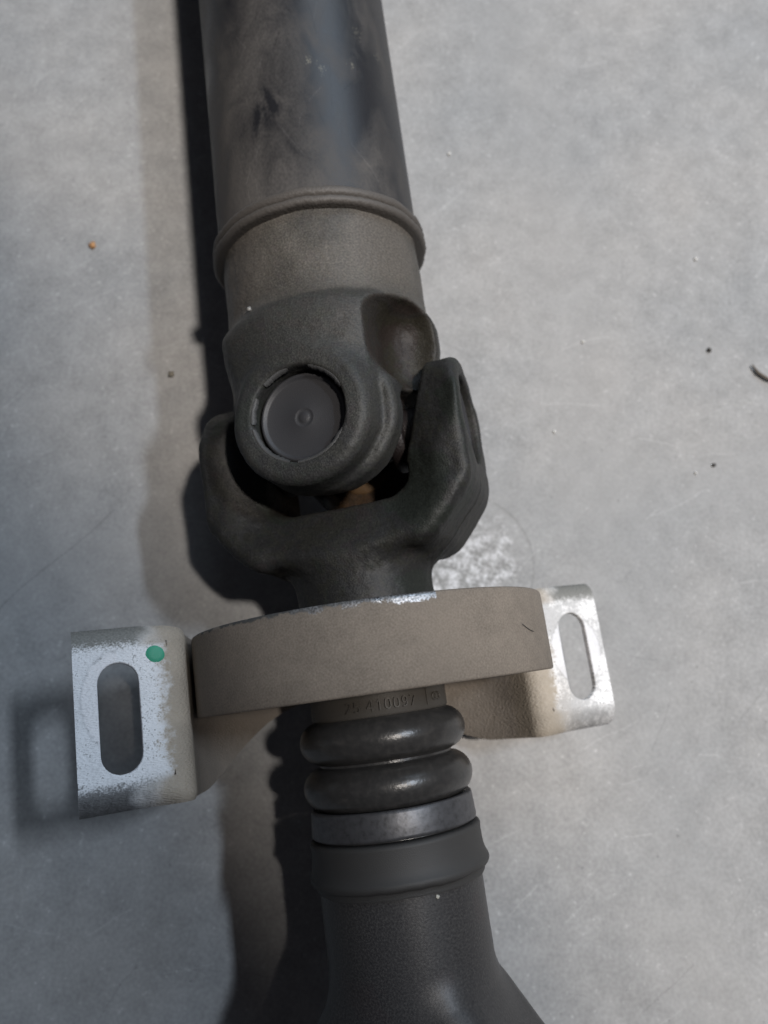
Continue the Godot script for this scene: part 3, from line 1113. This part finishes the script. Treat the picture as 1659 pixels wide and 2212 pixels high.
func build_boot() -> void:
	# cast collar with raised numbers
	var b := Buf.new()
	lathe(b, PackedVector2Array([Vector2(8, 20), Vector2(8, 24.0), Vector2(20.0, 24.1), Vector2(21.2, 23.2), Vector2(21.4, 20)]), 128)
	var cm := mat(Color(0.062, 0.056, 0.048), 0.55)
	grain(cm, 18.0, 0.05, 0.18, 91)
	var col := commit(b, "collar", cm, shaft)
	var font := SystemFont.new()
	font.font_names = PackedStringArray(["Droid Sans Mono"])
	var ang := -25.0
	for ch in "25 410097":
		if ch != " ":
			var tm := TextMesh.new()
			tm.text = ch
			tm.font = font
			tm.font_size = 32
			tm.pixel_size = 4.6 * MM / 32.0
			tm.depth = 1.2 * MM
			var g := place(tm, "raised_character", cm, col)
			var a := deg_to_rad(ang)
			var up := Vector3(sin(a), cos(a), 0)
			var right := Vector3(cos(a), -sin(a), 0)
			g.transform = Transform3D(Basis(right, Vector3(0, 0, -1), up), (up * 24.2 + Vector3(0, 0, 17.1)) * MM)
		ang += 6.7 if ch != " " else 4.0
	# bar and looped mark after the number
	b = Buf.new()
	for s in 9:
		var a := deg_to_rad(38.0 + (0.9 if s % 2 == 0 else -0.9))
	var bar := BoxMesh.new()
	bar.size = Vector3(0.8, 0.5, 5.5) * MM
	var bo := place(bar, "raised_bar", cm, col)
	bo.transform = Transform3D(Basis(Vector3(0, 0, 1), deg_to_rad(-41.0)), (Vector3(sin(deg_to_rad(41.0)), cos(deg_to_rad(41.0)), 0) * 24.2 + Vector3(0, 0, 16.6)) * MM)
	for s in 2:
		var ring := TorusMesh.new()
		ring.inner_radius = 0.7 * MM
		ring.outer_radius = 1.4 * MM
		ring.rings = 20
		ring.ring_segments = 8
		var a := deg_to_rad(50.0 + s * 5.4)
		var ro := place(ring, "raised_loop", cm, col)
		ro.transform = Transform3D(Basis(Vector3(0, 0, 1), -a), (Vector3(sin(a), cos(a), 0) * 24.2 + Vector3(0, 0, 16.8)) * MM)
	# bellows
	b = Buf.new()
	var pr := PackedVector2Array([Vector2(20.0, 21.0), Vector2(20.3, 22.4)])
	pr.append_array(arc(Vector2(27.6, 22.0), 7.1, 172, 22, 26))
	pr.append_array(PackedVector2Array([Vector2(34.9, 23.0), Vector2(35.6, 23.0)]))
	pr.append_array(arc(Vector2(42.7, 22.2), 7.1, 158, 14, 26))
	pr.append_array(PackedVector2Array([Vector2(49.5, 23.5), Vector2(49.5, 26.6), Vector2(58.4, 27.1)]))
	lathe(b, pr, 160)
	rubber_mat = mat(Color(1, 1, 1), 0.34)
	rubber_mat.albedo_texture = noise_tex(0.025, 5, 96, 512, 0.0, ramp([0.0, 0.45, 0.7, 1.0], [Color(0.19, 0.187, 0.185), Color(0.22, 0.217, 0.214), Color(0.25, 0.245, 0.24), Color(0.31, 0.30, 0.29)]))
	rubber_mat.roughness_texture = noise_tex(0.04, 4, 97, 512, 0.0, ramp([0.0, 0.5, 1.0], [Color(0.8, 0.8, 0.8), Color(0.9, 0.9, 0.9), Color(1, 1, 1)]))
	rubber_mat.metallic_specular = 0.5
	rubber_mat.roughness = 0.34
	grain(rubber_mat, 40.0, 0.05, 0.09, 92)
	commit(b, "dust_boot", rubber_mat, shaft)
	# clamp band
	b = Buf.new()
	lathe(b, PackedVector2Array([Vector2(49.3, 26.0), Vector2(49.2, 27.3), Vector2(49.6, 27.75), Vector2(50.4, 27.9), Vector2(57.0, 28.35), Vector2(57.8, 28.2), Vector2(58.1, 27.8), Vector2(58.1, 26.4)]), 160)
	for k in b.v.size():
		var p := b.v[k]
		var a := atan2(p.x, p.y)
		b.v[k] = p + Vector3(sin(a), cos(a), 0) * noise_a.get_noise_2d(a * 45.0, p.z * 0.6) * 0.18
	var km := mat(Color(0.14, 0.14, 0.142), 0.46, 0.6)
	grain(km, 30.0, 0.02, 0.10, 93)
	km.albedo_texture = noise_tex(0.02, 5, 94, 512, 0.0, ramp([0.0, 0.35, 0.6, 1.0], [Color(0.66, 0.66, 0.67), Color(0.88, 0.88, 0.89), Color(0.95, 0.95, 0.97), Color(1, 1, 1)]))
	commit(b, "clamp_band", km, shaft)
	# rubber end of the boot with a beaded hem
	b = Buf.new()
	pr = PackedVector2Array([Vector2(58.7, 25.5), Vector2(58.9, 27.6)])
	pr.append_array(arc(Vector2(60.3, 27.9), 1.35, 175, 80, 6))
	pr.append_array(PackedVector2Array([Vector2(62.2, 29.1), Vector2(66.4, 29.3), Vector2(67.8, 29.5)]))
	pr.append_array(arc(Vector2(70.8, 28.6), 1.9, 130, 10, 10))
	pr.append_array(PackedVector2Array([Vector2(73.2, 28.4), Vector2(74.2, 28.5), Vector2(74.9, 28.2), Vector2(75.0, 26.5)]))
	lathe(b, pr, 160)
	for k in b.v.size():
		var p := b.v[k]
		var a := atan2(p.x, p.y)
		b.v[k] = p + Vector3(sin(a), cos(a), 0) * noise_a.get_noise_2d(a * 50.0, p.z) * 0.3 + Vector3(0, 0, noise_a.get_noise_2d(a * 60.0, 300.0) * 0.5 * smoothstep(66.0, 74.0, p.z))
	var hm := mat(Color(0.046, 0.044, 0.042), 0.62)
	grain(hm, 16.0, 0.07, 0.22, 95)
	commit(b, "boot_cuff", hm, shaft)
	# two pale crumbs stuck to the metal
	crumb(Vector3(9.5, 25.9, 76.0), 0.75, Color(0.5, 0.48, 0.42), "stuck_crumb", shaft, 5)
	crumb(Vector3(-28.1, 29.6, -125.0), 0.8, Color(0.32, 0.31, 0.29), "stuck_crumb", shaft, 6, 0.5)


func ramp(at: Array, cols: Array) -> Gradient:
	var g := Gradient.new()
	g.offsets = PackedFloat32Array(at)
	g.colors = PackedColorArray(cols)
	return g


func build_fork() -> void:
	var b := net(2, Vector3(-66, -34, -6), Vector3(66, 34, 84), 1.4, paint_fork)
	var fm := get_cast().duplicate() as StandardMaterial3D
	fm.roughness = 0.40
	fm.normal_scale = 0.12
	var o := commit(b, "slip_fork", fm, shaft)
	o.transform = Transform3D(Basis(Vector3(0, 0, 1), deg_to_rad(24.0)), Vector3(-0.2, 0, 74.0) * MM)


# ------------------------------------------------------------------ grit on the floor

func crumb(at: Vector3, r: float, lin: Color, called: String, parent: Node, sd: int, flat := 0.75) -> MeshInstance3D:
	var b := Buf.new()
	var n := FastNoiseLite.new()
	n.seed = sd
	n.frequency = 0.9
	var U := 14
	var V := 9
	for v in V + 1:
		for u in U + 1:
			var th := PI * v / V
			var ph := TAU * (u % U) / U
			var d := Vector3(sin(th) * cos(ph), cos(th), sin(th) * sin(ph))
			var q := d * r * (0.9 + 0.9 * n.get_noise_3dv(d * 1.6))
			b.put(Vector3(q.x, q.y * flat, q.z), d)
	for v in V:
		for u in U:
			var q := v * (U + 1) + u
			b.quad(q, q + 1, q + U + 2, q + U + 1)
	var o := commit(b, called, mat(lin, 0.8), parent)
	o.position = at * MM
	return o


func litter(px: Vector2, r: float, lin: Color, called: String, label: String, cat: String, group: String, sd: int, flat := 0.75) -> void:
	var o := crumb(Vector3(px.x, r * flat * 0.8, px.y), r, lin, called, self, sd, flat)
	o.set_meta("label", label)
	o.set_meta("category", cat)
	if group:
		o.set_meta("group", group)


func build_debris() -> void:
	var white := Color(0.75, 0.74, 0.70)
	var g := "white grains scattered on the concrete"
	litter(Vector2(75.3, -252.3), 0.85, white, "white_grain", "white grain on the floor just right of the weld ring and tube", "grain", g, 101)
	litter(Vector2(124.6, -139.7), 0.8, white, "white_grain_001", "white grain on bare floor up and right of the yoke's raised ear", "grain", g, 102)
	litter(Vector2(101.8, -95.5), 0.75, white, "white_grain_002", "white grain on the floor beside the raised right yoke ear", "grain", g, 103)
	litter(Vector2(190.9, -177.4), 0.8, white, "white_grain_003", "white grain near the right picture edge, above the round dark speck", "grain", g, 104)
	litter(Vector2(165.1, -66.8), 0.7, white, "white_grain_004", "white grain beside the oblong dark chip, far right of the joint", "grain", g, 105)
	var dark := Color(0.075, 0.07, 0.065)
	litter(Vector2(186.2, -127.7), 1.2, dark, "dark_speck", "round dark speck on the floor left of the bent twig", "speck", "dark specks on the concrete", 106)
	litter(Vector2(174.7, -69.5), 1.0, dark, "dark_speck_001", "oblong dark chip on the floor beside a white grain", "speck", "dark specks on the concrete", 107, 0.5)
	litter(Vector2(-76.1, -146.9), 1.5, Color(0.24, 0.22, 0.18), "pebble", "tan pebble lying in the shaded strip left of the yoke", "pebble", "", 108)
	litter(Vector2(-109.7, -220.7), 1.9, Color(0.55, 0.30, 0.14), "orange_flake", "orange flake on the open floor left of the tube", "flake", "", 109, 0.25)
	var b := Buf.new()
	wire(b, [Vector3(205.0, 1.6, -117.0), Vector3(207.0, 1.5, -112.5), Vector3(210.5, 1.6, -109.0), Vector3(215.0, 1.7, -107.0), Vector3(221.0, 1.6, -106.0)], 0.95, 8)
	for k in b.v.size():
		b.v[k] += b.n[k] * noise_b.get_noise_3dv(b.v[k] * 2.0) * 0.4
	var o := commit(b, "twig", mat(Color(0.12, 0.10, 0.08), 0.8), self)
	o.set_meta("label", "short bent brown twig on the floor cut by the right picture edge")
	o.set_meta("category", "twig")
